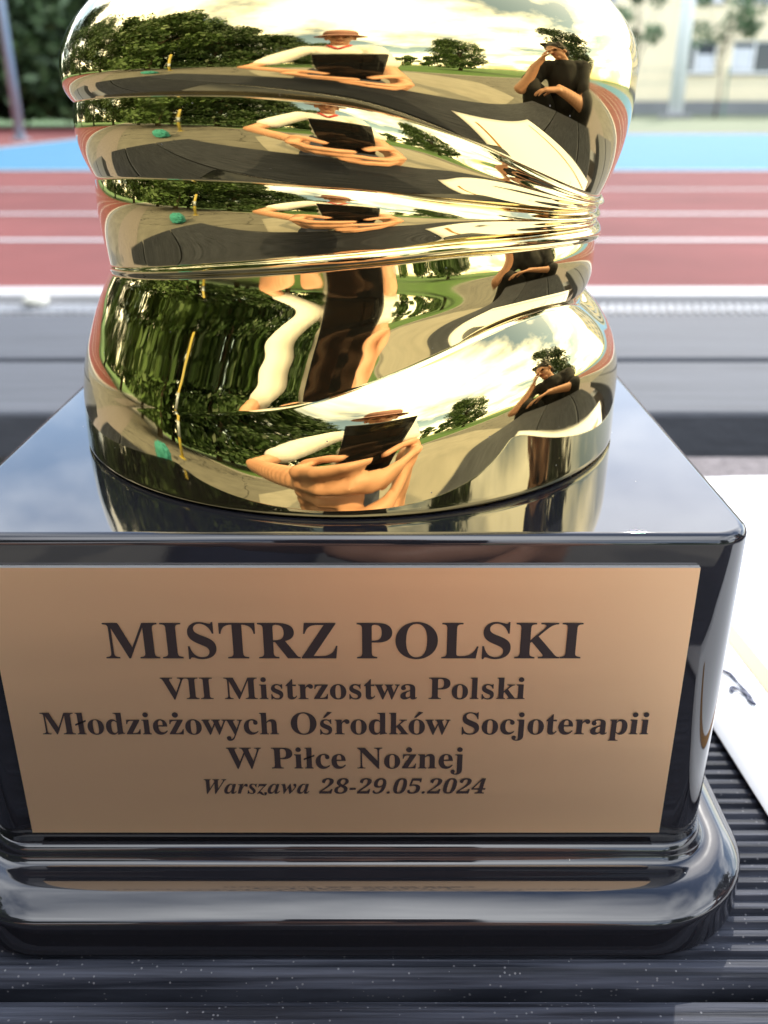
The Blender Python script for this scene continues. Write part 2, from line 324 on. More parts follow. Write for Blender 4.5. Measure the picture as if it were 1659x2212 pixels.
hm = tab([(-73, .514), (0, .520), (76, .520)]); rm = tab([(-73, .398), (0, .405), (76, .413)])
b1 = tab([(-73, .010), (0, .012), (40, .009), (76, .004)]); b2 = tab([(-73, .004), (-20, .009), (20, .010), (60, .005), (76, .003)])
roll = tab([(-73, .001), (-40, .004), (0, .0075), (60, .010), (76, .009)])
wE = tab([(-73, 0), (-10, 0), (14, 1), (76, 1)], 8)      # strength of the lower right bulge
lean = tab([(-73, 0), (-35, .06), (0, .32), (40, .85), (76, 1)], 10)
hD = np.linspace(-.02, .36, 400)
def sm1(a, s=9):
    k = np.arange(-40, 41); ker = np.exp(-.5 * (k / s) ** 2); ker /= ker.sum()
    return np.convolve(np.concatenate([np.full(40, a[0]), a, np.full(40, a[-1])]), ker, 'valid')
DL = sm1(np.interp(hD, [-.02, .0, .039, .076, .112, .146, .186, .219, .240, .262, .34], [.4255, .4252, .4245, .4228, .418, .409, .394, .380, .369, .3565, .335]))
DR = sm1(np.interp(hD, [-.02, .10, .17, .204, .24, .288, .34], [.330, .338, .346, .354, .369, .375, .374]))
def rD(j, h):                                            # wall below the roll
    return (1 - lean[j]) * np.interp(h, hD, DL) + lean[j] * np.interp(h, hD, DR)
cols = []
pleat = np.clip((62 - u) / 50, 0, 1) ** 1.3
for j in range(NC):
    H = []; R = []
    # foot to G4
    s = np.linspace(0, 1, 46)                            # 0 at contact, 1 at G4
    h = g4[j] * s; q = 1 - s
    rg = rD(j, g4[j]); rE = rg + (.4255 + .0015 * q - rg) * (1 - np.clip(1 - q / .62, 0, 1) ** 3.0) 
    l2 = lean[j] * s ** 2; rr = (1 - wE[j]) * ((1 - l2) * np.interp(h, hD, DL) + l2 * np.interp(h, hD, DR)) + wE[j] * rE
    lift = np.clip((0.006 - h) / .006, 0, 1); rr = rr - .004 * lift ** 2
    H += list(h); R += list(rr)
    # D wall, G4 to roll: tuck slightly inwards just above G4 on the right
    t = np.linspace(0, 1, 46)[1:]; h = g4[j] + (g3b[j] - g4[j]) * t
    rd = np.array([rD(j, x) for x in h]); target = rD(j, g3b[j])
    rd = rd + (r3b[j] - target) * t ** 3
    rd = rd + wE[j] * .004 * np.sin(math.pi * t)
    H += list(h); R += list(rd)
    # roll
    t = np.linspace(0, 1, 15)[1:]; H += list(g3b[j] + (g3[j] - g3b[j]) * t); R += list(r3b[j] + (r3[j] - r3b[j]) * t + roll[j] * np.sqrt(np.clip(1 - (2 * t - 1) ** 2, 0, 1)))
    # band 2
    t = np.linspace(0, 1, 40)[1:]; tt = t ** 1.35
    bulge = b2[j] * 4 * tt * (1 - tt) + pleat[j] * .0036 * np.sin(2 * math.pi * 2 * t) * np.sin(math.pi * t)
    H += list(g3[j] + (g2[j] - g3[j]) * t); R += list(r3[j] + (r2[j] - r3[j]) * t + bulge)
    # band 1
    t = np.linspace(0, 1, 40)[1:]
    bulge = b1[j] * 4 * t * (1 - t) + pleat[j] * .0042 * np.sin(2 * math.pi * 2.5 * t) * np.sin(math.pi * t)
    H += list(g2[j] + (g1[j] - g2[j]) * t); R += list(r2[j] + (r1[j] - r2[j]) * t + bulge)
    # ball, below its widest line
    t = np.linspace(0, 1, 40)[1:]
    H += list(g1[j] + (hm[j] - g1[j]) * t); R += list(r1[j] + (rm[j] - r1[j]) * (1 - (1 - t) ** 2.4))
    # dome
    a = np.linspace(0, math.pi / 2, 44)[1:-1]
    H += list(hm[j] + .185 * np.sin(a)); R += list(rm[j] * np.cos(a))
    cols.append((H, R))
NR = len(cols[0][0]); V = []
Harr = np.array([c[0] for c in cols]); Rarr = np.array([c[1] for c in cols])
for i in range(NR):
    for j in range(NC):
        a = math.radians(phi[j]); V.append((Rarr[j, i] * math.sin(a) * D, -Rarr[j, i] * math.cos(a) * D - .010 * D, zt + (Harr[j, i]) * D + .0002))
F = []
for i in range(NR - 1):
    for j in range(NC):
        F.append((i * NC + j, i * NC + (j + 1) % NC, (i + 1) * NC + (j + 1) % NC, (i + 1) * NC + j))
V.append((0, -.010 * D, zt + (.52 + .185) * D)); top = len(V) - 1
for j in range(NC): F.append(((NR - 1) * NC + j, (NR - 1) * NC + (j + 1) % NC, top))
F.append(list(range(NC))[::-1])
fig = pydata('gold_figure', V, F, M['gold'], trophy, True)
tag(fig, 'polished gold figure of wrapped folds gathered at the right')

# --- nameplate with engraved lettering
yf = -HY
plate = box('nameplate', (-.4957 + .055) * D, (.388 + .055) * D, yf - .0075 * D, yf - .0005 * D, zt - .459 * D, zt - .039 * D, M['plaque'], trophy)
plate.data.materials.append(M['plaque_glint'])
for p in plate.data.polygons:
    if p.normal.z > .9: p.material_index = 1  # only the top face carries the painted highlight
def mathbold(c, it=False):
    if 'A' <= c <= 'Z': return chr((0x1D468 if it else 0x1D400) + ord(c) - 65)
    if 'a' <= c <= 'z': return chr((0x1D482 if it else 0x1D41A) + ord(c) - 97)
    if c.isdigit(): return chr(0x1D7CE + ord(c) - 48)
    return c
_gc = {}
def glyph(s):
    if s not in _gc:
        cu = bpy.data.curves.new('t', 'FONT'); cu.body = s; cu.resolution_u = 6
        o = bpy.data.objects.new('t', cu); COL.objects.link(o); bpy.context.view_layer.update()
        dg = bpy.context.evaluated_depsgraph_get(); me = bpy.data.meshes.new_from_object(o.evaluated_get(dg))
        vs_ = [v.co.to_2d() for v in me.vertices]; fs = [list(p.vertices) for p in me.polygons]
        bpy.data.objects.remove(o); bpy.data.curves.remove(cu); bpy.data.meshes.remove(me)
        _gc[s] = (vs_, fs)
    return _gc[s]
def extent(s):
    v = glyph(s)[0]; return max(p.x for p in v) - min(p.x for p in v)
HM = mathbold('H'); _hh = extent(HM + HM)
def advance(c): return 0.27 if c == ' ' else extent(HM + c + HM) - _hh
BASE = {'ł': 'l', 'ż': 'z', 'ś': 's', 'ó': 'o'}
def line(text, x0, x1, base, cap, italic=False):
    V = []; F = []; pen = 0
    for c in text:
        if c == ' ': pen += 0.27; continue
        b = BASE.get(c, c); g = mathbold(b, italic and b.isalpha()); vs_, fs = glyph(g); k = len(V)
        sh = 0.22 if italic and not b.isalpha() else 0.0
        V += [(p.x + pen + sh * p.y, p.y) for p in vs_]; F += [[i + k for i in f] for f in fs]
        xs = [p.x for p in vs_]; ys = [p.y for p in vs_]; mxx = (min(xs) + max(xs)) / 2 + pen; tp = max(ys)
        def quad(q):
            k = len(V); V.extend(q); F.append([k, k + 1, k + 2, k + 3])
        if c == 'ł': quad([(mxx - .15, .27), (mxx + .15, .40), (mxx + .15, .455), (mxx - .15, .325)])
        if c == 'ż':
            k = len(V); V += [(mxx + .085 * math.cos(a * math.pi / 6), tp + .15 + .085 * math.sin(a * math.pi / 6)) for a in range(12)]; F.append(list(range(k, k + 12)))
        if c in 'śó': quad([(mxx - .08, tp + .05), (mxx - .02, tp + .05), (mxx + .17, tp + .22), (mxx + .05, tp + .24)])
        pen += advance(g)
    V = np.array(V); lo = V[:, 0].min(); hi = V[:, 0].max()
    sx = (x1 - x0) / (hi - lo); sz = cap / 0.685
    P = [((x0 + (x - lo) * sx + .055) * D, yf - .0085 * D, zt + (base + .48 + y * sz) * D) for x, y in V]
    return pydata('lettering', P, F, M['ink'], plate)
line('MISTRZ POLSKI', -.3555, .2515, -.6490, .0530)
line('VII Mistrzostwa Polski', -.2905, .1840, -.7117, .0335)
line('Młodzieżowych Ośrodków Socjoterapii', -.4547, .3525, -.7683, .0350)
line('W Piłce Nożnej', -.2125, .1061, -.8252, .0350)
line('Warszawa 28-29.05.2024', -.2468, .1396, -.8685, .0252, True)

# ================================================================== BENCH
bench = empty('bench', (0, 0, 0)); tag(bench, 'black ribbed composite plank bench under the trophy', 'bench')
BX0, BX1 = -0.42, 0.60
def plank(y0, y1, ribbed, m='deck', top=ZB, th=0.024):
    pr = []                                              # cross-section, front to back along the top
    e = 0.0025
    pr += [(y0, top - th), (y0, top - e), (y0 + e * .4, top - e * .3), (y0 + e, top)]
    if ribbed:
        p = 0.00325; y = y0 + 0.0035
        while y + p < y1 - 0.0035:
            pr += [(y + .0006, top), (y + .0010, top - .0011), (y + .0021, top - .0011), (y + .0025, top)]; y += p
    pr += [(y1 - e, top), (y1 - e * .4, top - e * .3), (y1, top - e), (y1, top - th)]
    n = len(pr); V = [(BX0, y, z) for y, z in pr] + [(BX1, y, z) for y, z in pr]
    F = [(i, i + 1, n + i + 1, n + i) for i in range(n - 1)] + [(n - 1, 0, n, 2 * n - 1)]
    F = [f[::-1] for f in F]; F += [list(range(n)), list(range(n, 2 * n))[::-1]]
    return pydata('plank', V, F, M[m], bench)
plank(-0.030, 0.1125, False); plank(0.1155, 0.255, True); plank(0.2600, 0.3480, True)
plank(0.444, 0.545, False, 'deck_grey'); plank(0.5535, 0.680, False, 'deck_grey')
for x in (-0.28, 0.46):
    bm = bmesh.new(); bx(bm, x - .03, x + .03, 0.0, 0.66, ZB - .064, ZB - .0245, .003)
    bx(bm, x - .03, x + .03, .03, .09, 0, ZB - .0645, .003); bx(bm, x - .03, x + .03, .57, .63, 0, ZB - .0645, .003)
    bobj('support_frame', bm, M['steel'], bench)

# ================================================================== CERTIFICATE
cert = empty('certificate', (0.618 * D, 1.30 * D, ZB + .0006), math.radians(4.0))
tag(cert, 'white paper certificate with gold border line and signature lying right of the trophy', 'certificate')
W_, H0, H1 = 0.21, -0.1253, 0.1717
V = []; F = []; nx, ny = 20, 28
for i in range(ny + 1):
    for k in range(nx + 1):
        x = W_ * k / nx; y = H0 + (H1 - H0) * i / ny
        V.append((x, y, .0006 + .0015 * math.sin(x * 22) ** 2 + .0008 * math.sin(y * 17 + 1) ** 2))
for i in range(ny):
    for k in range(nx):
        a = i * (nx + 1) + k; F.append((a, a + 1, a + nx + 2, a + nx + 1))
pp = pydata('sheet', V, F, M['paper'], cert, True); so = pp.modifiers.new('thickness', 'SOLIDIFY'); so.thickness = 0.0003
def zpap(x, y): return .0006 + .0015 * math.sin(x * 22) ** 2 + .0008 * math.sin(y * 17 + 1) ** 2 + .0003
def strip(name, x0, x1, y0, y1, m, n=14):
    V = []; F = []
    for k in range(n + 1):
        t = k / n
        if y1 - y0 > x1 - x0: a, b = (x0, y0 + (y1 - y0) * t), (x1, y0 + (y1 - y0) * t)
        else: a, b = (x0 + (x1 - x0) * t, y0), (x0 + (x1 - x0) * t, y1)
        V += [(*a, zpap(*a)), (*b, zpap(*b))]
    for k in range(n): F.append((2 * k, 2 * k + 1, 2 * k + 3, 2 * k + 2))
    return pydata(name, V, F, m, cert)
strip('gold_border', .0195, .0245, H0 + .02, H1 - .02, M['paper_gold'])
strip('gold_border', W_ - .0325, W_ - .0285, H0 + .02, H1 - .02, M['paper_gold'])
for yy in (.036, .046, .060, .068, .098, .112, .126, .150): strip('printed_line', .040, .05 + .09 + .03 * math.sin(yy * 99), yy, yy + .0022, M['print_grey'])
bm = bmesh.new()
sg = [(.0150, .0375), (.0178, .0340), (.0182, .0285), (.0186, .0235), (.0184, .0202), (.0176, .0225), (.0182, .0242), (.0172, .0262), (.0160, .0282), (.0148, .0276), (.0152, .0256)]
pts = []
for i in range(len(sg) - 1):
    for k in range(5):
        t = k / 5; x = sg[i][0] * (1 - t) + sg[i + 1][0] * t; y = sg[i][1] * (1 - t) + sg[i + 1][1] * t; x -= .0045; pts.append((x, y, zpap(x, y) + .0003))
tube(bm, pts, [.00025 + .00022 * abs(math.sin(i * .35)) for i in range(len(pts))], 6)
bobj('signature', bm, M['pen'], cert, True)

# ================================================================== BACKGROUND: trees, building, masts
def tree(name, loc, h, cr, label, leafm, n=3500, leaf=.16, trunk=.16, cb=.3, seed=0, group=None, sq=1.0, clusters=26, cat='tree', bushy=False):
    R = np.random.default_rng(seed + 11)
    t = empty(name, loc); tag(t, label, cat, group)
    bm = bmesh.new(); pts = [(0, 0, -.1)]; rad = [trunk * 1.25]
    for k in range(1, 6): pts.append((R.normal(0, .02) * h, R.normal(0, .02) * h, h * .8 * k / 5)); rad.append(trunk * (1 - .16 * k))
    tube(bm, pts, rad, 8)
    cent = []
    for k in range(clusters):
        d = R.normal(size=3); d /= np.linalg.norm(d); q = R.uniform(.35, 1) ** .6
        if bushy:
            zz = R.uniform(.04, .96); q = math.sqrt(R.uniform(0.05, 1)) * (1 - .55 * max(0, zz - .45) / .55) * (.75 + .25 * min(1, zz / .2)); an = R.uniform(0, 6.283)
            cent.append(np.array([math.cos(an) * cr * q, math.sin(an) * cr * q, h * zz])); continue
        cent.append(np.array([d[0] * cr * q, d[1] * cr * q, h * (cb + (1 - cb) * .5) + d[2] * q * h * (1 - cb) * .5 * sq]))
    for c in cent[:9]:
        z0 = h * R.uniform(cb * .7, .6); tube(bm, [(pts[3][0] * .5, 0, z0), (c[0] * .5, c[1] * .5, (z0 + c[2]) / 2 + .05 * h), tuple(c)], [trunk * .4, trunk * .25, trunk * .08], 6)
    bobj('trunk', bm, M['bark'], t, True)
    ci = R.integers(0, len(cent), n); C = np.array(cent)[ci]
    rad_c = cr * R.uniform(.25, .48, len(cent))[ci]
    d = R.normal(size=(n, 3)); d /= np.linalg.norm(d, axis=1)[:, None]
    P = C + d * (rad_c * R.uniform(.25, 1, n) ** .5)[:, None] * np.array([1, 1, .75])
    P[:, 2] = np.maximum(P[:, 2], .05 * h)
    a = R.normal(size=(n, 3)); a /= np.linalg.norm(a, axis=1)[:, None]; b = np.cross(a, R.normal(size=(n, 3))); b /= np.linalg.norm(b, axis=1)[:, None]
    s = leaf * R.uniform(.6, 1.3, n)[:, None]
    Vq = np.stack([P - a * s, P + b * s * .5, P + a * s, P - b * s * .5], 1).reshape(-1, 3)
    me = bpy.data.meshes.new('crown'); me.vertices.add(4 * n); me.vertices.foreach_set('co', Vq.astype(np.float32).ravel())
    me.loops.add(4 * n); me.loops.foreach_set('vertex_index', np.arange(4 * n, dtype=np.int32)); me.polygons.add(n)
    me.polygons.foreach_set('loop_start', np.arange(0, 4 * n, 4, dtype=np.int32)); me.polygons.foreach_set('loop_total', np.full(n, 4, np.int32))
    me.update(); me.validate(); me.materials.append(leafm); link(bpy.data.objects.new('crown', me), t)
    return t
# dark trees across the track, left
for i, (x, y, h, c) in enumerate([(-14.5, 27, 6.2, 3.6), (-10.6, 26.6, 5.8, 3.4), (-7.6, 27.4, 6.6, 3.3), (-4.4, 28.2, 6.0, 3.4), (-1.2, 29, 5.8, 3.2)]):
    tree('leafy_tree', (x, y, 0), h, c, ['dark bushy tree beyond the track, leftmost of the row', 'dark bushy tree behind the grey pole across the track', 'tallest dark bushy tree right of the grey pole across the track', 'dark bushy tree hidden mostly behind the gold figure', 'dark bushy tree behind the gold figure, nearest the building'][i], M['leaf_dark'], n=14000, leaf=.20, cb=.04, seed=i, group='dark trees across the track', clusters=70, bushy=True)
# lamp pole left
pole = empty('lamp_pole', (-6.2, 16.9, 0)); tag(pole, 'grey galvanised pole standing at the blue infield corner on the left', 'pole')
bm = bmesh.new(); tube(bm, [(0, 0, 0), (0, 0, 3), (0, 0, 4.6)], [.085, .075, .06], 16); bobj('shaft', bm, M['mast_grey'], pole, True)
bm = bmesh.new(); tube(bm, [(0, 0, 0.0), (0, 0, .03)], .16, 16); bobj('base_flange', bm, M['mast_grey'], pole)
bm = bmesh.new(); bx(bm, -.12, .5, -.1, .1, 4.55, 4.67, .02); bobj('lamp_head', bm, M['mast_grey'], pole)
# pale mast right
mast = empty('floodlight_mast', (12.65, 43.5, 0)); tag(mast, 'thick pale mast in front of the cream building', 'mast')
bm = bmesh.new(); tube(bm, [(0, 0, 0), (0, 0, 6), (0, 0, 10)], [.31, .27, .22], 20); bobj('shaft', bm, M['mast_white'], mast, True)
bm = bmesh.new(); bx(bm, -.6, .6, -.5, .5, 0, .18, .03); bobj('concrete_footing', bm, M['kerb'], mast)
bm = bmesh.new(); bx(bm, -1.2, 1.2, -.2, .2, 9.7, 10.2, .05); bobj('floodlight_bar', bm, M['mast_white'], mast)
# building
BY = 54.0
bld = empty('school_building', (0, BY, 0)); tag(bld, 'cream rendered building with white framed windows and grey plinth', 'building')
BXL, BXR = 9.0, 44.0
rows = [(2.05, 3.62), (5.35, 6.95), (8.6, 10.2)]
wins = []; x = 11.2; wd = [1.9, 2.2, 3.4]
starts = [(10.0, 12.0), (15.35, 17.55), (18.35, 21.9), (22.9, 25.1), (26.3, 29.5), (30.6, 32.8), (34, 37.2), (38.4, 40.6)]
# wall built as piers and spandrels round the openings
zs = [0.0] + [z for r in rows for z in r] + [12.0]
bm = bmesh.new()
for i in range(0, len(zs) - 1, 2): bx(bm, BXL, BXR, 0, .4, zs[i], zs[i + 1])
for (z0, z1) in rows:
    xx = BXL
    for (a, b) in starts: bx(bm, xx, a, 0.002, .398, z0, z1); xx = b
    bx(bm, xx, BXR, 0.002, .398, z0, z1)
bx(bm, BXL, BXR, .4, 10, 0, 12.0)
bobj('wall', bm, M['facade'], bld)
box('plinth', BXL - .05, BXR + .05, -.06, -.003, 0, .72, M['plinth'], bld)
box('roof_cornice', BXL - .3, BXR + .3, -.4, 10.3, 12.0, 12.35, M['plinth'], bld, .03)
for (z0, z1) in rows:
    for wi, (a, b) in enumerate(starts):
        f = bmesh.new(); t = .09
        bx(f, a, b, .06, .16, z0, z0 + t); bx(f, a, b, .06, .16, z1 - t, z1)
        bx(f, a, a + t, .06, .16, z0 + t, z1 - t); bx(f, b - t, b, .06, .16, z0 + t, z1 - t)
        nm = 3 if b - a > 3 else 2
        for k in range(1, nm): xm = a + (b - a) * k / nm; bx(f, xm - .06, xm + .06, .06, .16, z0 + t, z1 - t)
        wo = bobj('window', f, M['pvc'], bld)
        for k in range(nm):
            p0 = a + (b - a) * k / nm + .03; p1 = a + (b - a) * (k + 1) / nm - .03
            box('pane', p0, p1, .11, .125, z0 + .05, z1 - .05, M['glass'], wo)
            if (k + wi) % 2 == 0: box('curtain', p0 + .07, p1 - .06, .098, .106, z0 + .1, z1 - .35 - .3 * (wi % 2), M['curtain'], wo)
        box('sill', a - .08, b + .08, -.10, .06, z0 - .07, z0 - .002, M['plinth'], wo)
# fence
fn = empty('mesh_fence', (0, 47.5, 0)); tag(fn, 'green wire mesh fence in front of the cream building', 'fence')
for i in range(13):
    bm = bmesh.new(); tube(bm, [(10.2 + i * 2.5 + .9, 0, 0), (10.2 + i * 2.5 + .9, 0, 2.15)], .045, 8); bobj('post', bm, M['fence_green'], fn)
bm = bmesh.new()
for z in (.15, .8, 1.45, 2.05): tube(bm, [(9.5, 0, z), (43, 0, z)], .012, 5)
bobj('rail', bm, M['fence_green'], fn)
V = []; F = []
for i in range(280):
    x = 9.6 + i * .12; b0 = len(V); V += [(x, 0, .1), (x + .008, 0, .1), (x + .008, 0, 2.05), (x, 0, 2.05)]; F.append((b0, b0 + 1, b0 + 2, b0 + 3))
g = pydata('wire', V, F, M['fence_green'], fn); g['kind'] = 'stuff'
# young trees by the building
tree('young_tree', (15.2, 46, 0), 5.6, 1.5, 'sparse young tree before the first building windows', M['leaf_pale'], n=520, leaf=.17, trunk=.05, cb=.42, seed=31, group='young trees by the building', clusters=13)
tree('young_tree', (19.5, 46.4, 0), 6.2, 1.5, 'sparse young tree at the right edge before the building', M['leaf_pale'], n=520, leaf=.17, trunk=.05, cb=.45, seed=37, group='young trees by the building', clusters=13)
tree('young_tree', (11.4, 46.2, 0), 5.8, 1.2, 'sparse young tree left of the pale mast', M['leaf_pale'], n=420, leaf=.17, trunk=.05, cb=.42, seed=41, group='young trees by the building', clusters=11)
# fallen blossom / paper scrap on the drain
bm = bmesh.new(); bmesh.ops.create_icosphere(bm, subdivisions=2, radius=.028)
for v in bm.verts: v.co = Vector((v.co.x * 1.4, v.co.y, v.co.z * .55)) * (1 + .35 * math.sin(v.co.x * 190) * math.cos(v.co.y * 160 + v.co.z * 90))
lf = bobj('crumpled_paper', bm, mat('crumpled_tissue', (.66, .64, .55), .9), None, True); lf.location = (-1.03, 2.74, .026)
tag(lf, 'small crumpled pale paper scrap lying on the drain at left', 'litter')

# ================================================================== BEHIND THE CAMERA (seen mirrored in the gold)
for i, (x, y, h, c, n) in enumerate([(-6.6, -5.4, 8.5, 2.6, 4200), (-7.2, -1.4, 9.5, 2.7, 4200), (-4.6, -9.2, 7.5, 2.5, 4000), (-11.8, 3.2, 10.5, 2.6, 4200), (-2.6, -13.5, 7.2, 2.4, 3600), (-13.0, 8.0, 10.5, 3.0, 4200), (-13.2, 14.0, 10.0, 3.0, 3600), (-10.5, -3.6, 10.5, 3.0, 3600), (-8.6, -8.6, 9.5, 3.0, 3600), (-11.2, -0.2, 11, 2.8, 3600)]):
    tree('park_tree', (x, y, 0), h, c, ['broad tree mirrored at the left of the gold figure, second from the track', 'tall tree mirrored at the far left of the gold figure', 'bushy tree mirrored left of the photographer', 'smaller tree beside the track at far left', 'tree mirrored just left of the photographer across the grass', 'tall tree past the left end of the track, nearer one', 'tall tree past the left end of the track, farther one', 'tall tree in the back row, mirrored left behind the yellow post', 'tall tree in the back row, mirrored left of the photographer', 'tallest tree in the back row at the far left'][i], M['leaf'] if i % 2 else M['leaf_dark'], n=n * 4, leaf=.16, trunk=.17, cb=.10, seed=50 + i, group='park trees behind the photographer', clusters=64, bushy=True)
for i, (x, y, h, c) in enumerate([(4, -42, 7.5, 4.0), (9.5, -44, 7, 3.8), (15, -40, 8.5, 4), (21, -36, 8, 4), (-3, -46, 7, 4), (26, -28, 9, 4.2), (-10, -38, 9, 4.5)]):
    tree('field_tree', (x, y, 0), h, c, ['low round tree across the grass field, mirrored right of the photographer', 'round tree across the field between the low one and the tallest', 'round field tree third from the photographer in the mirrored row', 'round field tree fourth from the photographer in the mirrored row', 'round tree across the field, mirrored behind the photographer', 'tallest field tree, mirrored next to the crouching person', 'round field tree mirrored left of the photographer'][i], M['leaf'], n=2200, leaf=.46, trunk=.2, cb=.02, seed=70 + i, group='trees lining the far side of the field', clusters=18)
tree('path_tree', (9.5, -10.5, 0), 8.5, 2.7, 'full tree mirrored at the right behind the seated person', M['leaf'], n=10000, leaf=.17, trunk=.18, cb=.18, seed=91, bushy=True, clusters=56)
tree('trackside_tree', (13.5, 1.0, 0), 9.5, 2.6, 'tall tree mirrored at the right edge of the gold figure', M['leaf_dark'], n=10000, leaf=.17, trunk=.18, cb=.14, seed=93, bushy=True, clusters=56)
yp = empty('yellow_post', (-3.1, -1.15, 0)); tag(yp, 'yellow painted metal post beside the asphalt, mirrored at left', 'post')
bm = bmesh.new(); tube(bm, [(0, 0, 0), (0, 0, .7), (0, 0, 1.35)], .042, 14); bobj('shaft', bm, M['yellow'], yp, True)
bm = bmesh.new(); tube(bm, [(0, 0, .55), (0, 0, .85)], .0435, 14); bobj('grey_band', bm, M['mast_grey'], yp, True)
bm = bmesh.new(); tube(bm, [(0, 0, 0), (0, 0, .02)], .1, 14); bobj('base_flange', bm, M['yellow'], yp)
bm = bmesh.new(); bmesh.ops.create_icosphere(bm, subdivisions=4, radius=1)
for v in bm.verts:
    p = v.co.copy(); k = 1 + .16 * math.sin(p.x * 9 + p.z * 5) * math.cos(p.y * 8) + .07 * math.sin(p.z * 23 + p.x * 11)
    v.co = Vector((p.x * .26 * k, p.y * .17 * k, (p.z * .15 * k) + .12)); v.co.z = max(v.co.z, .0)
tb = bobj('teal_bag', bm, M['teal'], None, True); tb.scale = (.9, .9, 1.0); tb.location = (-2.1, -.30, .001); tag(tb, 'crumpled teal cloth bag on the asphalt, mirrored at left', 'bag')

# ------------------------------------------------------------------ people
def capsule(bm, a, b, ra, rb, seg=12):
    a, b = Vector(a), Vector(b); d = b - a; n = max(2, int(d.length / max(.004, min(ra, rb) * .9)) + 1)
    for k in range(n + 1):
        t = k / n; bmesh.ops.create_icosphere(bm, subdivisions=2, radius=ra + (rb - ra) * t, matrix=Matrix.Translation(a + d * t))
def blob(name, build, vox, m, parent=None, smooth=6):
    bm = bmesh.new(); build(bm)
    me = bpy.data.meshes.new(name); bm.to_mesh(me); bm.free(); o = bpy.data.objects.new(name, me); COL.objects.link(o)
    md = o.modifiers.new('r', 'REMESH'); md.mode = 'VOXEL'; md.voxel_size = vox; md.use_smooth_shade = True
    s = o.modifiers.new('s', 'SMOOTH'); s.factor = .5; s.iterations = smooth
    bpy.context.view_layer.update(); dg = bpy.context.evaluated_depsgraph_get()
    m2 = bpy.data.meshes.new_from_object(o.evaluated_get(dg)); o.modifiers.clear(); o.data = m2; bpy.data.meshes.remove(me); o.name = name
    m2.materials.clear(); m2.materials.append(m); m2.polygons.foreach_set('use_smooth', [True] * len(m2.polygons))
    if parent is not None: o.parent = parent
    return o
def ellip(bm, c, r, rot=None):
    mtx = Matrix.Translation(Vector(c)) @ (rot if rot else Matrix.Identity(4)) @ Matrix.Diagonal((*r, 1)); bmesh.ops.create_icosphere(bm, subdivisions=3, radius=1, matrix=mtx)
def head_parts(bm, c, face, up):
    c = Vector(c); f = Vector(face).normalized(); up = Vector(up); up = (up - f * up.dot(f)).normalized(); s = f.cross(up)
    rot = Matrix((s, f, up)).transposed().to_4x4()
    def P(a, b, d): return c + s * a + f * b + up * d
    ellip(bm, P(0, -.012, .022), (.074, .092, .092), rot); ellip(bm, P(0, .018, -.035), (.056, .068, .078), rot)
    capsule(bm, P(0, .093, .01), P(0, .108, -.022), .009, .014); ellip(bm, P(0, .06, -.088), (.03, .03, .024), rot)
    for k in (-1, 1): ellip(bm, P(.076 * k, -.005, -.005), (.010, .020, .030), rot); ellip(bm, P(.034 * k, .082, .030), (.022, .010, .009), rot)
    return P, rot
def face_bits(P, rot, parent):
    for k in (-1, 1):
        bm = bmesh.new(); ellip(bm, P(.033 * k, .079, .010), (.014, .010, .008), rot); bobj('eye', bm, M['eye'], parent, True)
    bm = bmesh.new(); ellip(bm, P(0, .086, -.050), (.024, .010, .008), rot); bobj('mouth', bm, M['lip'], parent, True)
def hand(bm, wrist, palm_dir, side_dir, curl_dir, mirror=1, curl=(.2, .7, .7)):
    """palm from wrist along palm_dir, fingers fan along side_dir and curl towards curl_dir"""
    w0 = Vector(wrist); d = Vector(palm_dir).normalized(); s = Vector(side_dir).normalized(); c = Vector(curl_dir).normalized()
    for k in range(5): capsule(bm, w0 + s * (.010 * (k - 2)), w0 + d * .085 + s * (.0185 * (k - 2)), .016, .0125)
    lens = (.080, .090, .084, .066)
    for i in range(4):
        p = w0 + d * (.085 - .004 * abs(i - 1)) + s * (-.036 + .0240 * i); dirv = d.copy(); ang = 0
        for seg, fr in enumerate((.45, .32, .23)):
            ang += curl[seg]; dv = d * math.cos(ang) + c * math.sin(ang); q = p + dv * lens[i] * fr
            capsule(bm, p, q, [.0090, .0083, .0077][seg], [.0083, .0077, .0068][seg]); p = q
    p = w0 + d * .025 - s * .028; q = p + (d * .55 - s * .75 + c * .30).normalized() * .042; capsule(bm, p, q, .015, .0115)
    q2 = q + (d * .75 - s * .15 + c * .65).normalized() * .034; capsule(bm, q, q2, .0115, .0095); q3 = q2 + (d * .8 + s * .2 + c * .5).normalized() * .024; capsule(bm, q2, q3, .0095, .008)
# phone held at the camera
vd = Vector((0, math.cos(PITCH), -math.sin(PITCH))); vu = Vector((0, math.sin(PITCH), math.cos(PITCH))); vr = Vector((1, 0, 0))
ph = empty('phone', (0, 0, HC)); ph.rotation_euler = cam.rotation_euler; tag(ph, 'black phone held upright in both hands in front of the trophy', 'phone')
bm = bmesh.new(); bx(bm, -.039, .039, -.122, .036, .0035, .0118, .0028); bobj('phone_body', bm, M['phone'], ph)
bm = bmesh.new(); bx(bm, .012, .030, -.02, .026, .0016, .0036, .0006); bobj('camera_bump', bm, M['phone'], ph)
def PH(a, b, c): return Vector((0, 0, HC)) + vr * a + vu * b - vd * c          # phone coordinates: right, up, towards the user
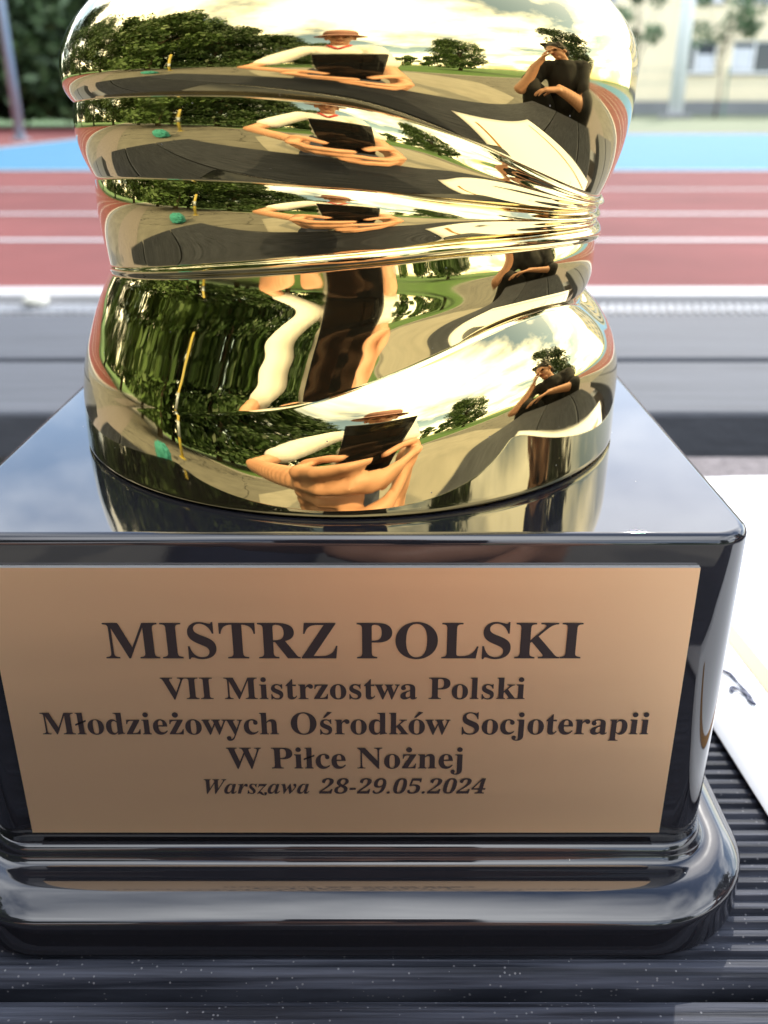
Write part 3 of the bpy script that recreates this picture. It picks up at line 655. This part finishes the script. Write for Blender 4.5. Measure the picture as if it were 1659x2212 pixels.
# photographer kneeling behind the phone
per = empty('person', (-.03, -.72, 0)); tag(per, 'kneeling person in white shirt and dusty pink hat holding up the phone', 'person')
OFF = Vector((.03, .72, 0))
def T(p): return Vector(p) + OFF
hip = Vector((-.05, -.82, .36)); chest = Vector((-.04, -.70, .76)); neck = Vector((-.035, -.655, .90)); hd = Vector((-.03, -.60, 1.03))
shl, shr = Vector((-.215, -.68, .83)), Vector((.145, -.68, .83))
ell, elr = Vector((-.36, -.33, .50)), Vector((.17, -.42, .46))
wl, wr = PH(-.096, -.122, .060), PH(.084, -.130, .060)
kn = [(Vector((-.17, -.40, .10)), Vector((-.15, -.86, .07)), Vector((-.14, -.98, .04))), (Vector((.08, -.40, .10)), Vector((.06, -.86, .07)), Vector((.05, -.98, .04)))]
def body1(bm):
    P, R = head_parts(bm, T(hd), (0, 1, -.42), (0, .2, 1)); capsule(bm, T(neck), T(hd) + Vector((0, -.02, -.05)), .058, .052)
    capsule(bm, T(hip), T(chest), .13, .13); capsule(bm, T(chest), T(neck), .11, .06); capsule(bm, T(shl), T(shr), .062, .062)
    for s, e, wv in ((shl, ell, wl), (shr, elr, wr)):
        capsule(bm, T(s), T(e), .048, .040); capsule(bm, T(e), T(wv), .041, .027)
    for k, a, f in kn: capsule(bm, T(hip) + Vector((.09 if k.x > 0 else -.09, 0, 0)), T(k), .085, .062); capsule(bm, T(k), T(a), .058, .042); capsule(bm, T(a), T(f), .04, .03)
    # hands wrap the lower half of the phone from both sides
    hand(bm, T(wl), vd * .80 + vr * .28 + vu * .30, -vu * .9 - vd * .2, vr, curl=(.50, .80, .45))
    hand(bm, T(wr), vd * .85 - vr * .22 + vu * .15, -vu, -vr, curl=(.50, .80, .50))
body = blob('body', body1, .0042, M['skin'], per, 3)
bmx = bmesh.new(); P1, R1 = head_parts(bmx, T(hd), (0, 1, -.42), (0, .2, 1)); bmx.free(); face_bits(P1, R1, per)
def shirt1(bm):
    capsule(bm, T(hip) + Vector((0, 0, .02)), T(chest), .158, .150); capsule(bm, T(chest), T(neck) - Vector((0, .01, .05)), .13, .078)
    capsule(bm, T(shl), T(shr), .080, .080)
    for s, e in ((shl, ell), (shr, elr)): capsule(bm, T(s), T(s.lerp(e, .72)), .078, .066)
blob('shirt', shirt1, .009, M['shirt'], per)
bm = bmesh.new()
for k in (-1, 1): tube(bm, [T(neck) + Vector((.06 * k, .045, -.01)), T(neck) + Vector((.035 * k, .085, -.05)), T(neck) + Vector((0, .105, -.10))], .012, 8)
bobj('collar_trim', bm, M['red_trim'], per, True)
def trous1(bm):
    capsule(bm, T(hip) + Vector((-.07, 0, -.04)), T(hip) + Vector((.07, 0, -.04)), .125, .125)
    for k, a, f in kn: capsule(bm, T(hip) + Vector((.09 if k.x > 0 else -.09, 0, -.02)), T(k), .105, .080); capsule(bm, T(k), T(a), .078, .056)
blob('trousers', trous1, .010, M['navy'], per)
for k, a, f in kn:
    bm = bmesh.new(); capsule(bm, T(a) + Vector((0, -.02, -.01)), T(f) + Vector((0, -.02, .012)), .050, .045); bobj('shoe', bm, M['shoe'], per, True)
# hat: crown + brim
bm = bmesh.new(); hc = P1(0, -.012, .060); seg = 28
prof_h = [(.150, .008), (.152, .004), (.098, .012), (.100, .014), (.098, .055), (.085, .088), (.05, .104), (.001, .108)]
rings = []
for r, z in prof_h: rings.append([bm.verts.new(Vector(hc) + R1.to_3x3() @ Vector((r * .95 * math.cos(2 * math.pi * k / seg), r * 1.1 * math.sin(2 * math.pi * k / seg), z - (.03 * (r / .15) ** 2 if r > .12 else 0)))) for k in range(seg)])
for A, B in zip(rings, rings[1:]):
    for k in range(seg): bm.faces.new((A[k], A[(k + 1) % seg], B[(k + 1) % seg], B[k]))
bobj('hat', bm, M['hat'], per, True)

# second person crouching on the asphalt just past the right end of the bench
p2 = empty('person', (.98, .14, 0)); tag(p2, 'crouching dark haired person in black past the right end of the bench', 'person')
O2 = Vector((-.98, -.14, 0))
def T2(p): return Vector(p) + O2
hip2 = Vector((1.08, .18, .25)); ch2 = Vector((.97, .12, .55)); nk2 = Vector((.92, .10, .675)); hd2 = Vector((.885, .085, .80))
sl2, sr2 = Vector((.93, -.07, .60)), Vector((.97, .30, .60))
knl, knr = Vector((.80, -.10, .47)), Vector((.82, .33, .45)); al, ar = Vector((.92, -.12, .09)), Vector((.94, .36, .09))
e2l, w2l = Vector((.74, -.16, .44)), Vector((.79, -.03, .67)); e2r, w2r = Vector((.80, .30, .45)), Vector((.74, .10, .50))
def body2(bm):
    head_parts(bm, T2(hd2), (-1, -.35, -.25), (0, 0, 1)); capsule(bm, T2(nk2), T2(hd2) + Vector((.01, .01, -.05)), .058, .052)
    capsule(bm, T2(hip2), T2(ch2), .125, .125); capsule(bm, T2(ch2), T2(nk2), .105, .06); capsule(bm, T2(sl2), T2(sr2), .060, .060)
    for s, e, wv in ((sl2, e2l, w2l), (sr2, e2r, w2r)): capsule(bm, T2(s), T2(e), .048, .040); capsule(bm, T2(e), T2(wv), .041, .027)
    for k, a in ((knl, al), (knr, ar)): capsule(bm, T2(hip2) + Vector((-.02, -.08 if k is knl else .08, -.02)), T2(k), .082, .060); capsule(bm, T2(k), T2(a), .056, .040); capsule(bm, T2(a), T2(a) + Vector((-.14, -.01, -.045)), .038, .03)
    hand(bm, T2(w2l), (.15, .35, 1), (1, -.4, 0), (.3, 1, .1), curl=(.3, .6, .6)); hand(bm, T2(w2r), (-.3, -1, -.15), (-1, .3, 0), (0, 0, -1), curl=(.2, .5, .4))
blob('body', body2, .006, M['skin'], p2, 4)
bmx = bmesh.new(); P2, R2 = head_parts(bmx, T2(hd2), (-1, -.35, -.25), (0, 0, 1)); bmx.free(); face_bits(P2, R2, p2)
def hair2(bm):
    ellip(bm, P2(0, -.030, .042), (.090, .100, .092), R2); ellip(bm, P2(0, -.075, -.02), (.080, .055, .095), R2)
    for k in range(60):
        a = random.uniform(0, 6.28); z = random.uniform(-.02, .12); rr = .085
        ellip(bm, P2(math.cos(a) * rr * .95, -.03 + min(.06, math.sin(a) * rr), .04 + z * .8), (.017, .017, .017))
blob('hair', hair2, .007, M['hair'], p2, 2)
def shirt2(bm):
    capsule(bm, T2(hip2), T2(ch2), .155, .148); capsule(bm, T2(ch2), T2(nk2) - Vector((0, 0, .05)), .128, .078); capsule(bm, T2(sl2), T2(sr2), .078, .078)
    for s, e in ((sl2, e2l), (sr2, e2r)): capsule(bm, T2(s), T2(s.lerp(e, .62)), .076, .062)
blob('t_shirt', shirt2, .009, M['dark_cloth'], p2)
def trous2(bm):
    capsule(bm, T2(hip2) + Vector((0, -.06, 0)), T2(hip2) + Vector((0, .06, 0)), .118, .118)
    for k, a in ((knl, al), (knr, ar)): capsule(bm, T2(hip2) + Vector((-.02, -.08 if k is knl else .08, -.02)), T2(k), .098, .076); capsule(bm, T2(k), T2(k.lerp(a, .9)), .074, .058)
blob('trousers', trous2, .010, M['dark_cloth'], p2)
for a in (al, ar):
    bm = bmesh.new(); capsule(bm, T2(a) + Vector((.03, 0, -.045)), T2(a) + Vector((-.15, -.01, -.052)), .046, .036); bobj('shoe', bm, M['shoe'], p2, True)
